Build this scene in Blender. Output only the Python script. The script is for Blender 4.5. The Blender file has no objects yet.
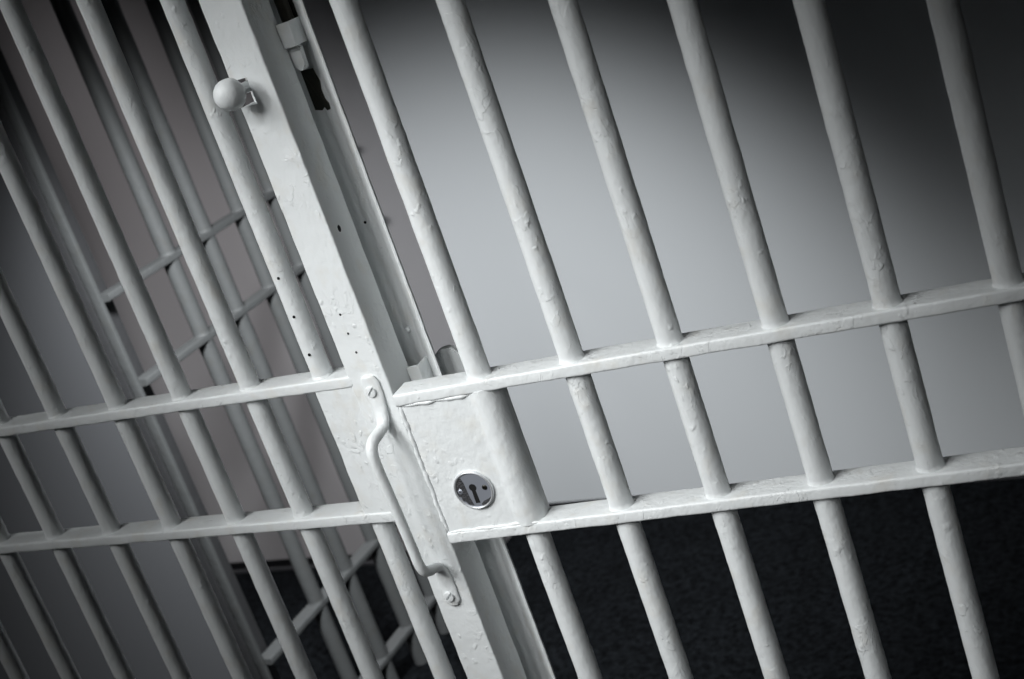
import bpy, bmesh, math, random
from mathutils import Vector, Matrix, noise

random.seed(7)
scene = bpy.context.scene
COL = scene.collection
PI = math.pi

# ------------------------------------------------------------------ layout (metres)
PHI = -0.08095                       # the gate and the room turn 4.6 degrees from the lock panel
GATE = Vector((-0.21989, 0.03523, 0))
FLOOR_Z = -0.03
PITCH = 0.10283                      # bar spacing
RAIL_W, RAIL_T = 0.0339, 0.0131
X0 = -0.01785                        # first bar of the lock panel
Z1, Z2 = 1.06172, 0.89608            # rail tops of the lock panel
DZ = 0.01726

# ------------------------------------------------------------------ materials
def new_mat(name):
    m = bpy.data.materials.new(name)
    m.use_nodes = True
    nt = m.node_tree
    return m, nt, nt.nodes['Principled BSDF']

CHIP = 0.0007
def paint(name, col, rough=0.38, fine=0.5, lumps=0.75, lump_scale=95.0, cracks=True):
    m, nt, b = new_mat(name)
    N, L = nt.nodes, nt.links
    tc = N.new('ShaderNodeTexCoord')
    mp = N.new('ShaderNodeMapping'); mp.inputs['Scale'].default_value = (1, 1, 0.75)
    oi = N.new('ShaderNodeObjectInfo')
    ad = N.new('ShaderNodeVectorMath'); ad.operation = 'ADD'
    sc = N.new('ShaderNodeVectorMath'); sc.operation = 'SCALE'
    cmb = N.new('ShaderNodeCombineXYZ')
    L.new(oi.outputs['Random'], cmb.inputs[0]); L.new(oi.outputs['Random'], cmb.inputs[2])
    L.new(cmb.outputs[0], sc.inputs[0]); sc.inputs['Scale'].default_value = 9.0
    L.new(tc.outputs['Object'], ad.inputs[0]); L.new(sc.outputs[0], ad.inputs[1])
    L.new(ad.outputs[0], mp.inputs['Vector'])
    n1 = N.new('ShaderNodeTexNoise'); n1.inputs['Scale'].default_value = 160; n1.inputs['Detail'].default_value = 3
    n2 = N.new('ShaderNodeTexNoise'); n2.inputs['Scale'].default_value = 45; n2.inputs['Detail'].default_value = 4
    # scattered drips and blobs of old paint
    v = N.new('ShaderNodeTexVoronoi'); v.inputs['Scale'].default_value = lump_scale
    r = N.new('ShaderNodeValToRGB')
    r.color_ramp.elements[0].position = 0.10; r.color_ramp.elements[0].color = (1, 1, 1, 1)
    r.color_ramp.elements[1].position = 0.30; r.color_ramp.elements[1].color = (0, 0, 0, 1)
    n3 = N.new('ShaderNodeTexNoise'); n3.inputs['Scale'].default_value = 22
    r3 = N.new('ShaderNodeValToRGB'); r3.color_ramp.elements[0].position = 0.50; r3.color_ramp.elements[1].position = 0.62
    mu = N.new('ShaderNodeMath'); mu.operation = 'MULTIPLY'
    for n in (n1, n2, n3): L.new(mp.outputs[0], n.inputs['Vector'])
    dn = N.new('ShaderNodeTexNoise'); dn.inputs['Scale'].default_value = 120
    dm = N.new('ShaderNodeVectorMath'); dm.operation = 'MULTIPLY_ADD'; dm.inputs[1].default_value = (0.011, 0.011, 0.011)
    L.new(mp.outputs[0], dn.inputs['Vector']); L.new(dn.outputs['Color'], dm.inputs[0]); L.new(mp.outputs[0], dm.inputs[2])
    L.new(dm.outputs[0], v.inputs['Vector'])
    L.new(v.outputs['Distance'], r.inputs[0]); L.new(n3.outputs['Fac'], r3.inputs[0])
    L.new(r.outputs[0], mu.inputs[0]); L.new(r3.outputs[0], mu.inputs[1])
    b1 = N.new('ShaderNodeBump'); b1.inputs['Strength'].default_value = fine; b1.inputs['Distance'].default_value = 0.0017
    b2 = N.new('ShaderNodeBump'); b2.inputs['Strength'].default_value = fine; b2.inputs['Distance'].default_value = 0.0022
    b3 = N.new('ShaderNodeBump'); b3.inputs['Strength'].default_value = lumps; b3.inputs['Distance'].default_value = 0.0009
    L.new(n1.outputs['Fac'], b1.inputs['Height']); L.new(n2.outputs['Fac'], b2.inputs['Height'])
    L.new(mu.outputs[0], b3.inputs['Height'])
    L.new(b1.outputs[0], b2.inputs['Normal']); L.new(b2.outputs[0], b3.inputs['Normal'])
    out = b3
    if cracks:
        # layers of old paint: irregular plateaus with chipped edges, in patches
        n4 = N.new('ShaderNodeTexNoise'); n4.inputs['Scale'].default_value = 62; n4.inputs['Detail'].default_value = 5
        n4.inputs['Roughness'].default_value = 0.55; n4.inputs['Distortion'].default_value = 0.6
        r4 = N.new('ShaderNodeValToRGB')
        r4.color_ramp.elements[0].position = 0.540; r4.color_ramp.elements[0].color = (0, 0, 0, 1)
        r4.color_ramp.elements[1].position = 0.565; r4.color_ramp.elements[1].color = (1, 1, 1, 1)
        n5 = N.new('ShaderNodeTexNoise'); n5.inputs['Scale'].default_value = 17; n5.inputs['Detail'].default_value = 2
        r5 = N.new('ShaderNodeValToRGB'); r5.color_ramp.elements[0].position = 0.46; r5.color_ramp.elements[1].position = 0.58
        m5 = N.new('ShaderNodeMath'); m5.operation = 'MULTIPLY'
        L.new(mp.outputs[0], n4.inputs['Vector']); L.new(n4.outputs['Fac'], r4.inputs[0])
        L.new(mp.outputs[0], n5.inputs['Vector']); L.new(n5.outputs['Fac'], r5.inputs[0])
        L.new(r4.outputs[0], m5.inputs[0]); L.new(r5.outputs[0], m5.inputs[1])
        b4 = N.new('ShaderNodeBump'); b4.inputs['Strength'].default_value = 0.6; b4.inputs['Distance'].default_value = CHIP
        L.new(m5.outputs[0], b4.inputs['Height']); L.new(b3.outputs[0], b4.inputs['Normal'])
        out = b4
    L.new(out.outputs[0], b.inputs['Normal'])
    # faint yellowing of the old paint
    mixc = N.new('ShaderNodeMixRGB')
    mixc.inputs[1].default_value = (*col, 1)
    mixc.inputs[2].default_value = (col[0] * 0.95, col[1] * 0.925, col[2] * 0.89, 1)
    rr = N.new('ShaderNodeValToRGB'); rr.color_ramp.elements[0].position = 0.55; rr.color_ramp.elements[1].position = 0.75
    L.new(n2.outputs['Fac'], rr.inputs[0]); L.new(rr.outputs[0], mixc.inputs[0])
    L.new(mixc.outputs[0], b.inputs['Base Color'])
    b.inputs['Roughness'].default_value = rough
    b.inputs['Specular IOR Level'].default_value = 0.4
    return m

def plain(name, col, rough=0.5, metal=0.0, bump=0.0, scale=200, dist=0.001):
    m, nt, b = new_mat(name)
    b.inputs['Base Color'].default_value = (*col, 1)
    b.inputs['Roughness'].default_value = rough
    b.inputs['Metallic'].default_value = metal
    if bump:
        N, L = nt.nodes, nt.links
        tc = N.new('ShaderNodeTexCoord'); n = N.new('ShaderNodeTexNoise')
        n.inputs['Scale'].default_value = scale; n.inputs['Detail'].default_value = 4
        bp = N.new('ShaderNodeBump'); bp.inputs['Strength'].default_value = bump; bp.inputs['Distance'].default_value = dist
        L.new(tc.outputs['Object'], n.inputs['Vector']); L.new(n.outputs['Fac'], bp.inputs['Height'])
        L.new(bp.outputs[0], b.inputs['Normal'])
    return m

def carpet_mat():
    m, nt, b = new_mat('carpet')
    N, L = nt.nodes, nt.links
    tc = N.new('ShaderNodeTexCoord')
    n1 = N.new('ShaderNodeTexNoise'); n1.inputs['Scale'].default_value = 75; n1.inputs['Detail'].default_value = 5
    n1.inputs['Roughness'].default_value = 0.7
    n2 = N.new('ShaderNodeTexNoise'); n2.inputs['Scale'].default_value = 8; n2.inputs['Detail'].default_value = 2
    L.new(tc.outputs['Object'], n1.inputs['Vector']); L.new(tc.outputs['Object'], n2.inputs['Vector'])
    r = N.new('ShaderNodeValToRGB')
    r.color_ramp.elements[0].position = 0.36; r.color_ramp.elements[0].color = (0.0016, 0.0019, 0.0023, 1)
    r.color_ramp.elements[1].position = 0.70; r.color_ramp.elements[1].color = (0.017, 0.020, 0.0235, 1)
    mx = N.new('ShaderNodeMixRGB'); mx.blend_type = 'MULTIPLY'; mx.inputs[0].default_value = 0.5
    L.new(n1.outputs['Fac'], r.inputs[0]); L.new(r.outputs[0], mx.inputs[1]); L.new(n2.outputs['Fac'], mx.inputs[2])
    L.new(mx.outputs[0], b.inputs['Base Color'])
    bp = N.new('ShaderNodeBump'); bp.inputs['Strength'].default_value = 0.8; bp.inputs['Distance'].default_value = 0.006
    L.new(n1.outputs['Fac'], bp.inputs['Height']); L.new(bp.outputs[0], b.inputs['Normal'])
    b.inputs['Roughness'].default_value = 1.0
    b.inputs['Specular IOR Level'].default_value = 0.05
    return m

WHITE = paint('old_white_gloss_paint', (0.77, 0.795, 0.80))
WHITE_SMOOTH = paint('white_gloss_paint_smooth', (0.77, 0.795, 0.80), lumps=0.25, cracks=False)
GREY = paint('grey_paint_back_shaded', (0.092, 0.097, 0.099), rough=0.62, lumps=0.15, cracks=False)  # grey paint taken darker, shade of the unlit upper grille put into its colour
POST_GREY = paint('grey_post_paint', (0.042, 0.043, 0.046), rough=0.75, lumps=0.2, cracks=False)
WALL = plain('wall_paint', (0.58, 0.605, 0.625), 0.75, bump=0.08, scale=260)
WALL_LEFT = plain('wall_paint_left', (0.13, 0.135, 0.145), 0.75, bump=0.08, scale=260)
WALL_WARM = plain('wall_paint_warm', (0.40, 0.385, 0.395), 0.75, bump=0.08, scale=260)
CEIL = plain('ceiling_paint', (0.35, 0.35, 0.36), 0.9)
SKIRT = plain('black_skirting', (0.006, 0.006, 0.007), 0.5)
LIP = plain('skirting_toe_highlight', (0.055, 0.055, 0.06), 0.5)  # paler than the skirting: the highlight along the toe is put into its colour
CHROME = plain('worn_chrome', (0.36, 0.38, 0.43), 0.28, 0.45, bump=0.03, scale=300)
RIM = plain('chrome_rim', (0.80, 0.82, 0.84), 0.36, 0.7)
STEEL = plain('dark_oily_steel', (0.035, 0.034, 0.028), 0.4, 0.8, bump=0.3, scale=150)
DARK_PLATING = plain('dark_plating', (0.075, 0.075, 0.08), 0.42, 0.4, bump=0.9, scale=420, dist=0.002)
BLACK = plain('black_hole', (0.002, 0.002, 0.002), 0.9)
GRIME = plain('bare_greenish_steel', (0.010, 0.010, 0.005), 0.7, 0.0, bump=0.4, scale=120)
CARPET = carpet_mat()

# ------------------------------------------------------------------ object helpers
def link(name, bm, mat, parent=None, loc=(0, 0, 0), smooth=True):
    bmesh.ops.recalc_face_normals(bm, faces=bm.faces)
    me = bpy.data.meshes.new(name)
    bm.to_mesh(me); bm.free()
    me.materials.append(mat)
    if smooth:
        for p in me.polygons: p.use_smooth = True
        me.set_sharp_from_angle(angle=math.radians(42))
    o = bpy.data.objects.new(name, me)
    COL.objects.link(o)
    if parent: o.parent = parent
    o.location = loc
    return o

def copy_part(o, parent, loc, name=None):
    c = o.copy()
    COL.objects.link(c)
    c.parent = parent
    c.location = loc
    return c

def thing(name, label, cat, loc=(0, 0, 0), rz=0.0, group=None):
    o = bpy.data.objects.new(name, None)
    o.empty_display_size = 0.1
    COL.objects.link(o)
    o.location = loc; o.rotation_euler = (0, 0, rz)
    o['label'] = label; o['category'] = cat
    if group: o['group'] = group
    return o

def wob(p, amp, freq, seed=0.0):
    q = Vector(p) * freq + Vector((seed, seed * 1.7, -seed))
    return noise.noise(q) * amp

def box_bm(x0, x1, y0, y1, z0, z1, bevel=0.0, seg=2, bm=None):
    b = bmesh.new()
    bmesh.ops.create_cube(b, size=1)
    for v in b.verts:
        v.co = Vector((x0 if v.co.x < 0 else x1, y0 if v.co.y < 0 else y1, z0 if v.co.z < 0 else z1))
    if bevel:
        bmesh.ops.bevel(b, geom=list(b.edges), offset=bevel, segments=seg, profile=0.5, affect='EDGES')
    if bm is None: return b
    me = bpy.data.meshes.new('tmp'); b.to_mesh(me); b.free(); bm.from_mesh(me); bpy.data.meshes.remove(me)
    return bm

def loft(bm, rings, closed=True, cap=True):
    vs = [[bm.verts.new(p) for p in ring] for ring in rings]
    n = len(rings[0])
    for a, b in zip(vs, vs[1:]):
        for i in range(n if closed else n - 1):
            j = (i + 1) % n
            bm.faces.new((a[i], a[j], b[j], b[i]))
    if cap:
        bm.faces.new(vs[0][::-1]); bm.faces.new(vs[-1])
    return bm

def lathe_z(bm, prof, n=24, cx=0, cy=0, amp=0.0, seed=0.0, freq=(60, 60, 60)):
    rings = []
    for r, z in prof:
        ring = []
        for i in range(n):
            a = 2 * PI * i / n
            p = Vector((r * math.cos(a), r * math.sin(a), z))
            rr = r
            if amp:
                rr += amp * noise.noise(Vector((p.x * freq[0] + seed, p.y * freq[1] - seed, p.z * freq[2])))
                rr += 0.6 * amp * noise.noise(Vector((p.x * 2.6 * freq[0] + seed, p.y * 2.6 * freq[1], p.z * 2.6 * freq[2])))
            ring.append((cx + rr * math.cos(a), cy + rr * math.sin(a), z))
        rings.append(ring)
    return loft(bm, rings)

def rounded_poly(pts, r, seg=4):
    """round every corner of a closed 2D polygon"""
    out = []
    n = len(pts)
    for i in range(n):
        p0, p1, p2 = Vector(pts[i - 1]), Vector(pts[i]), Vector(pts[(i + 1) % n])
        d0, d1 = (p0 - p1), (p2 - p1)
        k = min(r, d0.length * 0.45, d1.length * 0.45)
        a, b = p1 + d0.normalized() * k, p1 + d1.normalized() * k
        for t in range(seg + 1):
            u = t / seg
            out.append((a * (1 - u) ** 2 + p1 * 2 * u * (1 - u) + b * u * u))
    return [(v.x, v.y) for v in out]

def prism_z(bm, poly, zs, amp=0.0, seed=0.0, freq=45):
    rings = []
    for z in zs:
        ring = []
        for x, y in poly:
            p = Vector((x, y, z))
            if amp:
                p.x += wob(p, amp, freq, seed); p.y += wob(p, amp, freq, seed + 5)
            ring.append(p)
        rings.append(ring)
    return loft(bm, rings)

def steps(a, b, d):
    n = max(1, int(abs(b - a) / d))
    return [a + (b - a) * i / n for i in range(n + 1)]

def tube(bm, path, r, n=12, flat=None):
    """sweep an ellipse along path; flat = list of (half width along X, half thickness)"""
    pts = [Vector(p) for p in path]
    rings = []
    for i, p in enumerate(pts):
        t = (pts[min(i + 1, len(pts) - 1)] - pts[max(i - 1, 0)]).normalized()
        w = Vector((0, 1, 0)) if abs(t.x) > 0.8 else Vector((1, 0, 0))
        w = (w - t * w.dot(t)).normalized(); h = t.cross(w)
        a, b = flat[i] if flat else (r, r)
        rings.append([p + w * a * math.cos(2 * PI * k / n) + h * b * math.sin(2 * PI * k / n) for k in range(n)])
    return loft(bm, rings)

def smooth_path(pts, vals=None, sub=6):
    """Catmull-Rom through points (and optional per-point tuples)"""
    P = [Vector(p) for p in pts]
    out, ov = [], []
    for i in range(len(P) - 1):
        p0, p1, p2, p3 = P[max(i - 1, 0)], P[i], P[i + 1], P[min(i + 2, len(P) - 1)]
        for k in range(sub):
            t = k / sub
            out.append(0.5 * ((2 * p1) + (p2 - p0) * t + (2 * p0 - 5 * p1 + 4 * p2 - p3) * t * t + (3 * p1 - p0 - 3 * p2 + p3) * t ** 3))
            if vals: ov.append(tuple(a + (b - a) * (t * t * (3 - 2 * t)) for a, b in zip(vals[i], vals[i + 1])))
    out.append(P[-1])
    if vals: ov.append(vals[-1])
    return (out, ov) if vals else out

# ------------------------------------------------------------------ shared builders
def bar_bm(r, z0, z1, rails, seed, amp=0.00035, step=0.008, n=24, flare=0.0012):
    prof = []
    for z in steps(z0, z1, step): prof.append((r, z))
    for zt in rails:                                   # fillet of weld and paint on top of each rail
        for d in (-0.001, 0.0, 0.0006, 0.0015, 0.003, 0.005):
            prof.append((r + flare * max(0.0, 1 - max(d, 0) / 0.0045) ** 2, zt + d))
        for d in (0.001, 0.0, -0.0008, -0.002):
            prof.append((r + 0.4 * flare * max(0.0, 1 - max(-d, 0) / 0.0018) ** 2, zt - RAIL_T + d))
    prof.sort(key=lambda q: q[1])
    bm = bmesh.new()
    lathe_z(bm, prof, n, amp=amp, seed=seed, freq=(70, 70, 55))
    return bm

def rail_bm(x0, x1, z_top, seed, w=RAIL_W, t=RAIL_T, amp=0.0006, axis='x'):
    poly = rounded_poly([(-w / 2, z_top - t), (w / 2, z_top - t), (w / 2, z_top), (-w / 2, z_top)], 0.0028, 4)
    rings = []
    for x in steps(x0, x1, 0.006):
        ring = []
        for a, z in poly:
            k = 1.0 if a < 0 else 0.5
            p = Vector((x, a, z))
            e = 1.0 if z < z_top - t * 0.6 else 0.45
            da = wob(p, amp * k, 40, seed) + wob(p, amp * 0.6, 120, seed + 3)
            dz = (wob(p, amp * e, 35, seed + 9) + wob(p, amp * 0.5 * e, 110, seed + 2))
            q = (a + da, z + dz)
            ring.append((x, q[0], q[1]) if axis == 'x' else (-q[0], x, q[1]))
        rings.append(ring)
    bm = bmesh.new(); loft(bm, rings)
    return bm

# ================================================================== RIGHT: panel with the lock
panel = thing('lock_gate',
              'white barred steel gate with a round chrome keyhole plate in its lock case',
              'cell gate', (0, 0, 0))
ZB, ZT = 0.02, 2.02
variants = []
for k in range(7):
    if k < 3:
        o = link('bar', bar_bm(0.0125, ZB, ZT, (Z1, Z2), 3.1 + 7.7 * k), WHITE, panel, (X0 + PITCH * k, 0, 0))
        variants.append(o)
    else:
        o = copy_part(variants[k % 3], panel, (X0 + PITCH * k, 0, 0))
        o.rotation_euler = (0, 0, 0.9 * k)
R1 = link('cross_rail', rail_bm(-0.1135, 0.80, Z1, 1.0), WHITE, panel)
R2 = link('cross_rail', rail_bm(-0.1125, 0.80, Z2, 4.0), WHITE, panel)
link('cross_rail', rail_bm(-0.1130, 0.80, ZB + RAIL_T, 6.0), WHITE, panel)
link('cross_rail', rail_bm(-0.1130, 0.80, ZT, 8.0), WHITE, panel)

# lock case: flat plate that swells around the first bar
def case_profile():
    pts = []
    fy, left = -0.0143, -0.1115
    pts += [(left, 0.012), (left, fy + 0.002), (left + 0.0006, fy + 0.0006), (left + 0.002, fy)]
    for x in steps(left + 0.006, -0.036, 0.008): pts.append((x, fy))
    rr = 0.0180
    for i in range(0, 19):
        a = math.radians(222 + (375 - 222) * i / 18)
        x, y = X0 + rr * math.cos(a), rr * math.sin(a)
        if y < fy + 0.0005 and x < X0: pass
        elif x < X0: y = min(y, fy)
        pts.append((x, y))
    pts.append((X0 + 0.0175, 0.012))
    # blend the inner corner
    sm = list(pts)
    for i in range(2, len(pts) - 2):
        if -0.042 < pts[i][0] < -0.022:
            sm[i] = tuple((pts[i - 1][k] + 2 * pts[i][k] + pts[i + 1][k]) / 4 for k in (0, 1))
    return sm
bm = bmesh.new()
prism_z(bm, case_profile(), steps(Z2 - 0.002, Z1 - RAIL_T + 0.002, 0.005), amp=0.00045, seed=2.2, freq=40)
case = link('lock_case', bm, WHITE, panel)

# weld beads round the plate
def bead(path, r, seed):
    pts = []
    for i, p in enumerate(path):
        p = Vector(p)
        pts.append(p + Vector((wob(p, 0.0016, 75, seed), wob(p, 0.0004, 75, seed + 3), wob(p, 0.0016, 75, seed + 6))))
    rad = [(r * min(1.0, 0.25 + 0.2 * min(i, len(pts) - 1 - i)) * (1 + 0.45 * noise.noise(p * 130 + Vector((seed, 0, 0)))),) * 2 for i, p in enumerate(pts)]
    b = bmesh.new(); tube(b, pts, r, 10, flat=rad)
    return b
link('weld_bead', bead([(-0.1115, -0.0135, z) for z in steps(Z2 + 0.001, Z1 - RAIL_T, 0.002)], 0.0026, 1.5), WHITE_SMOOTH, panel)
link('weld_bead', bead([(x, -0.0142, Z1 - RAIL_T - 0.0012) for x in steps(-0.110, -0.030, 0.002)], 0.0022, 2.5), WHITE_SMOOTH, panel)
link('weld_bead', bead([(x, -0.0146, Z2 + 0.0003) for x in steps(-0.110, 0.0, 0.002)], 0.0018, 3.5), WHITE_SMOOTH, panel)

# escutcheon with a real keyhole
KC = Vector((-0.0625, 0, 0.9425))
KR = 0.0222
def keyhole_outline(s=1.0):
    pts = []
    cx, cz, r = 0.0, 0.0030, 0.0043 * s
    for i in range(15):
        a = math.radians(-58 + 296 * i / 14)
        pts.append((cx + r * math.cos(a), cz + r * math.sin(a)))
    pts += [(-0.0027 * s, -0.0155 - 0.0005 * (s - 1)), (0.0027 * s, -0.0155 - 0.0005 * (s - 1))]
    return pts
def plate_with_hole(yf, yb):
    bm = bmesh.new()
    n = 64
    loops = []
    for y in (yf, yb):
        o = [bm.verts.new((KC.x + (KR - 0.0012) * math.cos(2 * PI * i / n), y, KC.z + (KR - 0.0012) * math.sin(2 * PI * i / n))) for i in range(n)]
        h = [bm.verts.new((KC.x + x, y, KC.z + z)) for x, z in keyhole_outline()]
        loops.append((o, h))
    es = []
    for o, h in loops:
        le = []
        for ring in (o, h):
            for i in range(len(ring)): le.append(bm.edges.new((ring[i], ring[(i + 1) % len(ring)])))
        bmesh.ops.triangle_fill(bm, use_beauty=True, edges=le)
    for q in (0, 1):
        a, b = loops[0][q], loops[1][q]
        for i in range(len(a)):
            j = (i + 1) % len(a)
            bm.faces.new((a[i], a[j], b[j], b[i]))
    return bm
esc = link('escutcheon', plate_with_hole(-0.0166, -0.0136), CHROME, panel)
esc['label'] = 'round worn chrome keyhole plate'
bm = bmesh.new()
rings = []
for i in range(64):
    a = 2 * PI * i / 64
    c0 = Vector((KC.x + (KR - 0.0012) * math.cos(a), -0.0160, KC.z + (KR - 0.0012) * math.sin(a)))
    rd = Vector((math.cos(a), 0, math.sin(a)))
    rings.append([c0 + rd * 0.0016 * math.cos(2 * PI * k / 8) + Vector((0, 0.0018 * math.sin(2 * PI * k / 8), 0)) for k in range(8)])
rings.append(rings[0])
loft(bm, rings, cap=False); bmesh.ops.remove_doubles(bm, verts=bm.verts, dist=1e-6)
link('rim', bm, RIM, esc)
bm = bmesh.new()
kp = keyhole_outline(1.02)
loft(bm, [[(KC.x + x, y, KC.z + z) for x, z in kp] for y in (-0.0163, -0.0141)])
link('keyhole', bm, BLACK, esc, smooth=False)
for dx, dz in ((-0.0155, 0.0), (0.0135, 0.0015)):
    bm = bmesh.new()
    loft(bm, [[(KC.x + dx + r * math.cos(2 * PI * i / 20), y, KC.z + dz + r * math.sin(2 * PI * i / 20)) for i in range(20)]
              for r, y in ((0.0030, -0.0160), (0.0030, -0.0168), (0.0024, -0.0174), (0.0012, -0.0176), (0.0011, -0.0168), (0.0004, -0.0167))])
    link('screw', bm, STEEL if dx > 0 else CHROME, esc)
# dark irregular patches on the plate
for nm, pts in (('dark_patch', [(-0.0198, 0.006), (-0.016, 0.0135), (-0.0105, 0.0165), (-0.0085, 0.010), (-0.0080, 0.001), (-0.0072, -0.008), (-0.0052, -0.0175), (-0.0105, -0.0165), (-0.0128, -0.0122), (-0.0165, -0.0108), (-0.0165, -0.0065), (-0.0198, -0.0045)]),
                ('dark_patch', [(0.0035, -0.0165), (0.0075, -0.0135), (0.0130, -0.0118), (0.0175, -0.0095), (0.0145, -0.0145), (0.0095, -0.0180), (0.0040, -0.0198)])):
    bm = bmesh.new()
    loft(bm, [[(KC.x + x, y, KC.z + z) for x, z in pts] for y in (-0.0168, -0.0160)])
    link(nm, bm, DARK_PLATING, esc, smooth=False)['label'] = 'dark patch on chrome'

# closing channel standing behind the post
def BACK(dz): return (-0.0125, 0.0200, dz)
inner = [(p.x, p.y) for p in smooth_path([(-0.145, 0.0625, 0), (-0.126, 0.0620, 0), (-0.114, 0.0602, 0), (-0.102, 0.0540, 0), (-0.0915, 0.0440, 0), (-0.0840, 0.0350, 0), (-0.0792, 0.0288, 0)], sub=5)]
outer = [(-0.0775, 0.0278), (-0.0755, 0.0286), (-0.0757, 0.0315), (-0.0805, 0.0378), (-0.0882, 0.0468), (-0.0995, 0.0574), (-0.1128, 0.0642), (-0.126, 0.0662), (-0.145, 0.0667)]
bm = bmesh.new()
prism_z(bm, inner + outer, steps(ZB, ZT, 0.008), amp=0.0005, seed=6.0, freq=55)
link('closing_channel', bm, WHITE, panel, BACK(0))

def surf(x):
    for (xa, ya), (xb, yb) in zip(inner, inner[1:]):
        if xa <= x <= xb: return ya + (yb - ya) * (x - xa) / (xb - xa)
    return inner[0][1]
# bolt keepers: bent straps across the channel
def keeper(z0, z1):
    poly = [(-0.1130, 0.0275), (-0.1015, 0.0275), (-0.0990, 0.0285), (-0.0980, 0.0310), (-0.0980, 0.0515),
            (-0.1010, 0.0535), (-0.1010, 0.0308), (-0.1130, 0.0305)]
    b = bmesh.new()
    prism_z(b, poly, steps(z0, z1, 0.004), amp=0.0005, seed=z0)
    return b
link('bolt_keeper', keeper(1.4220, 1.4465), WHITE_SMOOTH, panel, BACK(-0.0025))
link('bolt_keeper', keeper(1.0440, 1.0765), WHITE_SMOOTH, panel, BACK(-0.0115))
bm = bmesh.new()
lathe_z(bm, [(0.0001, 1.424), (0.0062, 1.426), (0.0065, 1.43), (0.0065, 1.75), (0.0001, 1.751)], 16, -0.1060, 0.0425)
link('bolt_rod', bm, STEEL, panel, BACK(0))['label'] = 'dark steel bolt rod'
# rounded painted bolt tip below the upper keeper
bm = bmesh.new()
tip = rounded_poly([(-0.1130, 1.3970), (-0.1015, 1.3970), (-0.1000, 1.4230), (-0.1130, 1.4230)], 0.007, 5)
loft(bm, [[(x, y, z) for x, z in tip] for y in (0.0345, 0.0410)])
bmesh.ops.bevel(bm, geom=[e for e in bm.edges if all(abs(v.co.y - 0.0345) < 1e-5 for v in e.verts)], offset=0.0015, segments=2, affect='EDGES')
link('bolt_tip', bm, WHITE_SMOOTH, panel, BACK(-0.003))
bm = bmesh.new()
slot = [(-0.1160, 1.395), (-0.0990, 1.395), (-0.0955, 1.381), (-0.0985, 1.372), (-0.0975, 1.362), (-0.0940, 1.357), (-0.0950, 1.351), (-0.1005, 1.350), (-0.1030, 1.354), (-0.1075, 1.351), (-0.1160, 1.353)]
loft(bm, [[(x - 0.009, y + surf(x - 0.009), z) for x, z in slot] for y in (-0.0012, 0.0020)])
link('bolt_slot', bm, GRIME, panel, BACK(-0.004), smooth=False)['label'] = 'bare dark slot in the channel'
bm = bmesh.new()
slot = [(-0.1160, 1.446), (-0.0905, 1.446), (-0.0890, 1.50), (-0.0895, 1.62), (-0.1160, 1.62)]
loft(bm, [[(x - 0.009, y + surf(x - 0.009), z) for x, z in slot] for y in (-0.0012, 0.0020)])
link('bolt_slot', bm, GRIME, panel, BACK(-0.004), smooth=False)
bm = bmesh.new()
bmesh.ops.create_uvsphere(bm, u_segments=14, v_segments=8, radius=0.0036, matrix=Matrix.Translation((-0.1130, 0.0590, 1.108)))
link('rivet', bm, WHITE_SMOOTH, panel, BACK(-0.0115))
bm = bmesh.new()
hk = rounded_poly([(-0.0930, 1.035), (-0.0630, 1.035), (-0.0630, 1.0795), (-0.0930, 1.0795)], 0.017, 8)
loft(bm, [[(x, y, z) for x, z in hk] for y in (0.0560, 0.0660)])
bmesh.ops.bevel(bm, geom=[e for e in bm.edges if abs(e.verts[0].co.y - e.verts[1].co.y) < 1e-6], offset=0.0018, segments=2, affect='EDGES')
link('latch_hook', bm, WHITE_SMOOTH, panel, BACK(-0.0115))
bm = bmesh.new()
bmesh.ops.create_uvsphere(bm, u_segments=10, v_segments=6, radius=0.0016, matrix=Matrix.Translation((-0.1165, 0.0603, 1.230)))
link('pin_hole', bm, BLACK, panel, BACK(-0.008))

# ================================================================== LEFT: panel with the post and pull handle
gate = thing('handle_gate',
             'white barred steel gate ending in a square post with pull handle and ball knob',
             'cell gate', GATE, PHI)
G1, G2 = Z1 + DZ, Z2 + DZ
variants = []
for k in range(9):
    s = -PITCH * k
    if k < 3:
        o = link('bar', bar_bm(0.0118, ZB + DZ, ZT + DZ, (G1, G2), 31 + 5.3 * k), WHITE, gate, (s, 0, 0))
        variants.append(o)
    else:
        o = copy_part(variants[k % 3], gate, (s, 0, 0))
        o.rotation_euler = (0, 0, 1.1 * k)
for z, sd in ((G1, 12.0), (G2, 15.0), (ZB + DZ + RAIL_T, 18.0), (ZT + DZ, 21.0)):
    link('cross_rail', rail_bm(-0.93, 0.047, z, sd), WHITE, gate)
link('hinge_stile', box_bm(-0.978, -0.930, -0.017, 0.028, ZB + DZ - 0.01, ZT + DZ, 0.003), WHITE, gate)

# square post with a notch cut for the knob
P0, P1, PF, PB = 0.0435, 0.0922, -0.0170, 0.0265
full = rounded_poly([(P0, PF), (P1, PF), (P1, PB), (P0, PB)], 0.0024, 4)
NZ0, NZ1, NS, NN = 1.3800, 1.4075, 0.0640, 0.0060
bm = bmesh.new()
prism_z(bm, full, steps(ZB + DZ - 0.01, NZ0, 0.006), amp=0.00055, seed=3.0, freq=48)
prism_z(bm, full, steps(NZ1, ZT + DZ, 0.006), amp=0.00055, seed=3.0, freq=48)
notched = rounded_poly([(NS, PF), (P1, PF), (P1, PB), (P0, PB), (P0, NN), (NS, NN)], 0.0022, 4)
prism_z(bm, notched, steps(NZ0, NZ1, 0.006), amp=0.00055, seed=3.0, freq=48)
post = link('lock_post', bm, WHITE, gate)

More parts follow.
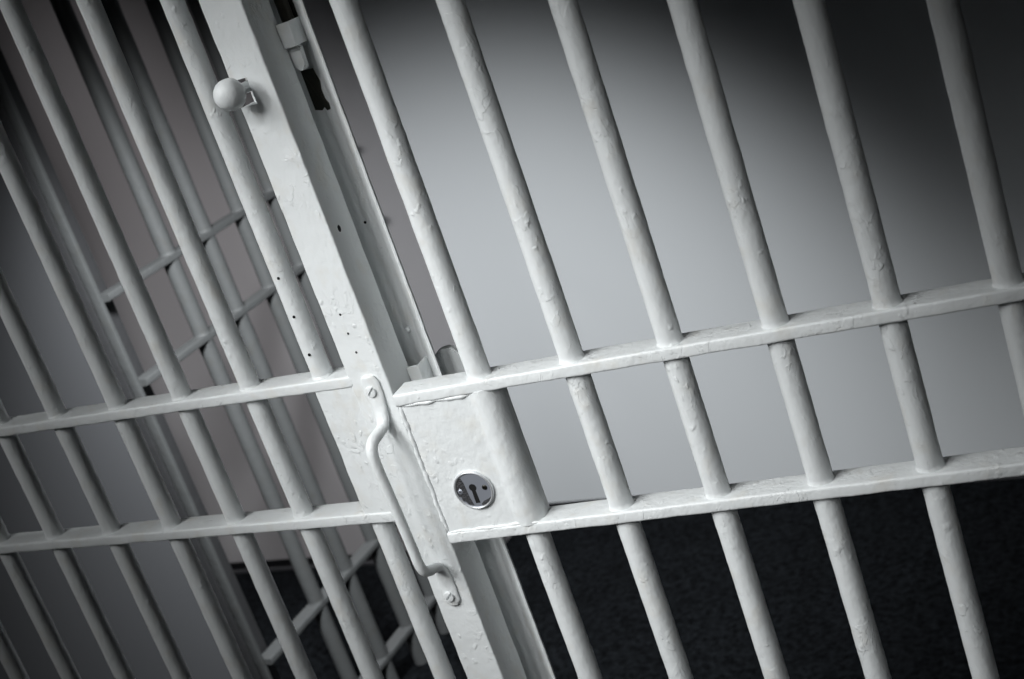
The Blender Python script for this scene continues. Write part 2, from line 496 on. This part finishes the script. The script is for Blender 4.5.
# strike plate filling the gap between the rails beside the post
bm = bmesh.new()
prism_z(bm, rounded_poly([(-0.0072, -0.0150), (0.046, -0.0155), (0.046, -0.004), (-0.0072, -0.004)], 0.0015, 3),
        steps(G2 - 0.002, G1 - RAIL_T + 0.002, 0.005), amp=0.0007, seed=9.0, freq=38)
link('strike_plate', bm, WHITE, gate)
# knob on a stem through the notch
bm = bmesh.new()
KN = Vector((0.0555, -0.0400, 1.3985))
bmesh.ops.create_uvsphere(bm, u_segments=32, v_segments=20, radius=0.0160, matrix=Matrix.Translation(KN))
for v in bm.verts:
    v.co += (v.co - KN).normalized() * wob(v.co, 0.0007, 70, 4)
knob = link('bolt_knob', bm, WHITE_SMOOTH, gate)
bm = bmesh.new()
tube(bm, [(KN.x + 0.001, -0.030, KN.z), (KN.x + 0.001, -0.015, KN.z - 0.0005), (KN.x + 0.001, 0.010, KN.z - 0.001)], 0.0058, 16)
link('stem', bm, WHITE_SMOOTH, knob)

# pull handle
keys = [((0.0700, -0.0185, 1.0780), (0.0045, 0.0012)), ((0.0700, -0.0190, 1.0757), (0.0090, 0.0030)), ((0.0700, -0.0188, 1.0690), (0.0117, 0.0031)),
        ((0.0700, -0.0188, 1.0560), (0.0117, 0.0034)), ((0.0705, -0.0195, 1.0420), (0.0098, 0.0036)),
        ((0.0710, -0.0212, 1.0300), (0.0080, 0.0050)), ((0.0710, -0.0260, 1.0215), (0.0068, 0.0060)),
        ((0.0700, -0.0370, 1.0180), (0.0063, 0.0063)), ((0.0688, -0.0480, 1.0150), (0.0063, 0.0066)),
        ((0.0680, -0.0550, 1.0070), (0.0063, 0.0066)), ((0.0680, -0.0565, 0.9930), (0.0060, 0.0062)),
        ((0.0680, -0.0555, 0.9700), (0.0058, 0.0058)), ((0.0680, -0.0535, 0.9300), (0.0058, 0.0058)), 
((0.0680, -0.0520, 0.8850), (0.0058, 0.0058)),
        ((0.0680, -0.0515, 0.8660), (0.0058, 0.0058)), ((0.0682, -0.0480, 0.8555), (0.0059, 0.0059)),
        ((0.0688, -0.0400, 0.8500), (0.0060, 0.0060)), ((0.0695, -0.0305, 0.8475), (0.0062, 0.0058)),
        ((0.0695, -0.0225, 0.8420), (0.0070, 0.0050)), ((0.0685, -0.0190, 0.8280), (0.0098, 0.0034)),
        ((0.0672, -0.0187, 0.8120), (0.0108, 0.0030)), ((0.0668, -0.0187, 0.7990), (0.0106, 0.0030)),
        ((0.0667, -0.0187, 0.7930), (0.0070, 0.0024)), ((0.0667, -0.0185, 0.7905), (0.0030, 0.0008))]
path, fl = smooth_path([k[0] for k in keys], [k[1] for k in keys], 5)
bm = bmesh.new(); tube(bm, path, 0.006, 20, flat=fl)
handle = link('pull_handle', bm, WHITE_SMOOTH, gate)
def slotted(cx, cz, yf, r, ang):
    b = bmesh.new()
    ca, sa = math.cos(ang), math.sin(ang)
    g = 0.0012
    def put(x, y, z): return (cx + x * ca - z * sa, y, cz + x * sa + z * ca)
    for sg in (1, -1):                                  # two half moons either side of the slot
        rr = []
        for k, y in ((1.0, yf + 0.0030), (1.0, yf + 0.0007), (0.93, yf + 0.0002), (0.84, yf)):
            R_ = r * k; a0 = math.asin(g / R_)
            rr.append([put(R_ * math.cos(a0 + (PI - 2 * a0) * i / 14), y, sg * R_ * math.sin(a0 + (PI - 2 * a0) * i / 14)) for i in range(15)])
        loft(b, rr)
    q = r * 0.95                                        # floor of the slot
    loft(b, [[put(-q, y, -g * 1.5), put(q, y, -g * 1.5), put(q, y, g * 1.5), put(-q, y, g * 1.5)] for y in (yf + 0.0025, yf + 0.0032)])
    return b
link('screw', slotted(0.0700, 1.0605, -0.0242, 0.0064, math.radians(44)), WHITE_SMOOTH, handle)
link('screw', slotted(0.0668, 0.8045, -0.0240, 0.0064, math.radians(40)), WHITE_SMOOTH, handle)

# drilled holes
def dot(cx, cy, cz, r, sx=1.0, sz=1.0):
    b = bmesh.new()
    bmesh.ops.create_uvsphere(b, u_segments=12, v_segments=8, radius=r, matrix=Matrix.Translation((cx, cy, cz)) @ Matrix.Diagonal((sx, 0.4, sz, 1)))
    return b
a_cam = math.atan2(0.965, -1.167)
for s, z in ((0.0075, 1.1965), (0.0080, 1.1515), (0.0070, 1.1060)):
    pass
first_bar = [o for o in gate.children if o.name.startswith('bar')][0]
for z in (1.1985, 1.1535, 1.1085):
    b = bmesh.new()
    d = Vector((0.20, -1.0, 0)).normalized() * 0.0116
    bmesh.ops.create_uvsphere(b, u_segments=12, v_segments=8, radius=0.0017, matrix=Matrix.Translation((d.x, d.y, z)))
    link('screw_hole', b, BLACK, first_bar)
b = bmesh.new()
bmesh.ops.create_uvsphere(b, u_segments=12, v_segments=8, radius=0.0030, matrix=Matrix.Translation((P1 - 0.0002, -0.001, 1.2350)) @ Matrix.Diagonal((0.3, 1.0, 1.4, 1)))
link('screw_hole', b, BLACK, post)
for s, z in ((0.0655, 1.1490), (0.0660, 1.1270), (0.0670, 1.1050)):
    b = bmesh.new()
    bmesh.ops.create_uvsphere(b, u_segments=12, v_segments=8, radius=0.0014, matrix=Matrix.Translation((s, PF - 0.0001, z)) @ Matrix.Diagonal((1, 0.4, 1, 1)))
    link('filled_screw_hole', b, POST_GREY if z < 1.14 else BLACK, post)

# ================================================================== side grille inside, running back to the wall
side = thing('side_grille', 'grey white barred partition seen through the left bars, running back to the wall',
             'grille', GATE, PHI)
GS = -0.896
sz_rails = (1.0500, 0.8845, 0.2860, 0.0680)
proto = None
for k in range(0, 6):
    loc = (GS, 0.800 + 0.1165 * k, 0)
    if proto is None:
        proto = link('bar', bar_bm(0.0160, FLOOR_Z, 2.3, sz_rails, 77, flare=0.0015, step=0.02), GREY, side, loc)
    else:
        o = copy_part(proto, side, loc); o.rotation_euler = (0, 0, k * 1.3)
for i, z in enumerate(sz_rails + (2.3,)):
    b = rail_bm(0.606, 1.463, z, 40 + i, axis='y')
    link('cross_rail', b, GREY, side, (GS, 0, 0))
link('end_stile', box_bm(GS - 0.0175, GS + 0.0020, 0.596, 0.606, FLOOR_Z, 2.3, 0.0015), GREY, side)

corner = thing('corner_post', 'dark grey square steel post standing at the wall end beside the barred partition',
               'post', GATE, PHI)
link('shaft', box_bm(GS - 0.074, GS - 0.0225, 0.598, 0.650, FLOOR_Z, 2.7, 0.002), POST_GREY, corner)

# ================================================================== the room
def struct(name, bm, mat, kind='structure', smooth=False):
    o = link(name, bm, mat, None, GATE, smooth)
    o.rotation_euler = (0, 0, PHI)
    o['kind'] = kind
    return o
HT = 2.72
NB, NBL, NJ = 1.652, 1.466, -0.915
struct('floor', box_bm(-3.2, 3.2, -2.6, 1.8, FLOOR_Z - 0.1, FLOOR_Z), CARPET)
struct('ceiling', box_bm(-3.2, 3.2, -2.6, 1.8, HT, HT + 0.1), CEIL)
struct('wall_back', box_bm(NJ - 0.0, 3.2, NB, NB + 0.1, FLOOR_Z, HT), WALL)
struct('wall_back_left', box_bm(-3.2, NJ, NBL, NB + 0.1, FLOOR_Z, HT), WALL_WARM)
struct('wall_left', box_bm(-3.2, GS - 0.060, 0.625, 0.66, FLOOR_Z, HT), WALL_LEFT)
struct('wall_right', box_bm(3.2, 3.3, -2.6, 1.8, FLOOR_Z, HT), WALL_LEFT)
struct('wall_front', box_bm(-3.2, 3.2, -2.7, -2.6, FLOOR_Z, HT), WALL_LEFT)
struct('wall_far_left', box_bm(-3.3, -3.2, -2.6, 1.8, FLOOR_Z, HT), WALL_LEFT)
def skirt(name, s0, s1, n):
    b = box_bm(s0, s1, n - 0.004, n + 0.002, FLOOR_Z, 0.0)
    o = struct(name, b, SKIRT)
    t = box_bm(s0, s1, n - 0.012, n - 0.004, FLOOR_Z, FLOOR_Z + 0.010, 0.002)
    link('toe', t, LIP, o)
    return o
skirt('baseboard_back', NJ, 3.2, NB)
skirt('baseboard_back_left', -3.2, NJ, NBL)

# ================================================================== light
def spot(name, loc, target, watts, angle, blend, radius, col=(1, 1, 1)):
    l = bpy.data.lights.new(name, 'SPOT')
    l.energy = watts; l.spot_size = math.radians(angle); l.spot_blend = blend
    l.shadow_soft_size = radius; l.color = col
    o = bpy.data.objects.new(name, l); COL.objects.link(o)
    o.location = loc
    o.rotation_euler = (Vector(target) - Vector(loc)).to_track_quat('-Z', 'Y').to_euler()
    return o
# added unseen spots, together imitating one broad soft light that fades towards the corners
def aimed(name, az, el, dist, watts, cone, radius, target=(-0.04, 0.0, 0.99)):
    a, e = math.radians(az), math.radians(el)
    p = (target[0] + dist * math.sin(a) * math.cos(e), target[1] - dist * math.cos(a) * math.cos(e), target[2] + dist * math.sin(e))
    return spot(name, p, target, watts, cone, 1.0, radius, (0.985, 1.0, 1.0))
for az, el, watts in ((-60, 38, 22), (-45, 50, 74), (-30, 32, 74), (-12, 46, 86), (15, 32, 28)):
    aimed('added_key_spot', az, el, 2.2, watts * 0.97, 27, 0.22, (0.03, 0.0, 1.0))
aimed('added_wide_spot', -32, 42, 2.25, 64, 42, 0.36, (-0.34, 0.0, 0.93))  # added unseen spot, lifts the bars and rails on the left
spot('added_wall_spot', (-0.48, 0.185, 1.62), (-1.14, 1.90, -0.66), 164, 82, 1.0, 0.10, (0.97, 0.99, 1.0))  # added unseen spot, placed only to brighten the back wall
spot('added_left_wall_spot', (-2.05, 0.98, 2.30), (-1.15, 1.56, -0.10), 78, 46, 1.0, 0.20, (1.0, 0.97, 0.98))  # added unseen spot that brightens the left back wall

w = bpy.data.worlds.new('World'); scene.world = w; w.use_nodes = True
w.node_tree.nodes['Background'].inputs[0].default_value = (0.9, 0.95, 1.0, 1)
w.node_tree.nodes['Background'].inputs[1].default_value = 0.012

# ================================================================== camera
F_PX, YAW, PITCHA, ROLL = 1445.07, -0.473267, -0.314971, -0.340098
C = Vector((0.647388, -1.206237, 1.533836))
cy, sy, cp, sp, cr, sr = math.cos(YAW), math.sin(YAW), math.cos(PITCHA), math.sin(PITCHA), math.cos(ROLL), math.sin(ROLL)
fwd = Vector((sy * cp, cy * cp, sp)); right = Vector((cy, -sy, 0)); up = right.cross(fwd)
R = cr * right + sr * up
U = -sr * right + cr * up
cam = bpy.data.cameras.new('Camera'); co = bpy.data.objects.new('Camera', cam); COL.objects.link(co)
co.matrix_world = Matrix(((R.x, U.x, -fwd.x, C.x), (R.y, U.y, -fwd.y, C.y), (R.z, U.z, -fwd.z, C.z), (0, 0, 0, 1)))
cam.sensor_width = 36; cam.lens = F_PX * 36 / 1024
cam.clip_start = 0.05
cam.dof.use_dof = True
cam.dof.focus_distance = (Vector((-0.06, -0.015, 0.96)) - C).dot(fwd)
cam.dof.aperture_fstop = 7.1
scene.camera = co

scene.view_settings.view_transform = 'Standard'
scene.view_settings.look = 'None'
scene.view_settings.gamma = 1
scene.view_settings.exposure = 0.0
scene.view_settings.use_curve_mapping = False
scene.cycles.use_denoising = True
scene.cycles.max_bounces = 5
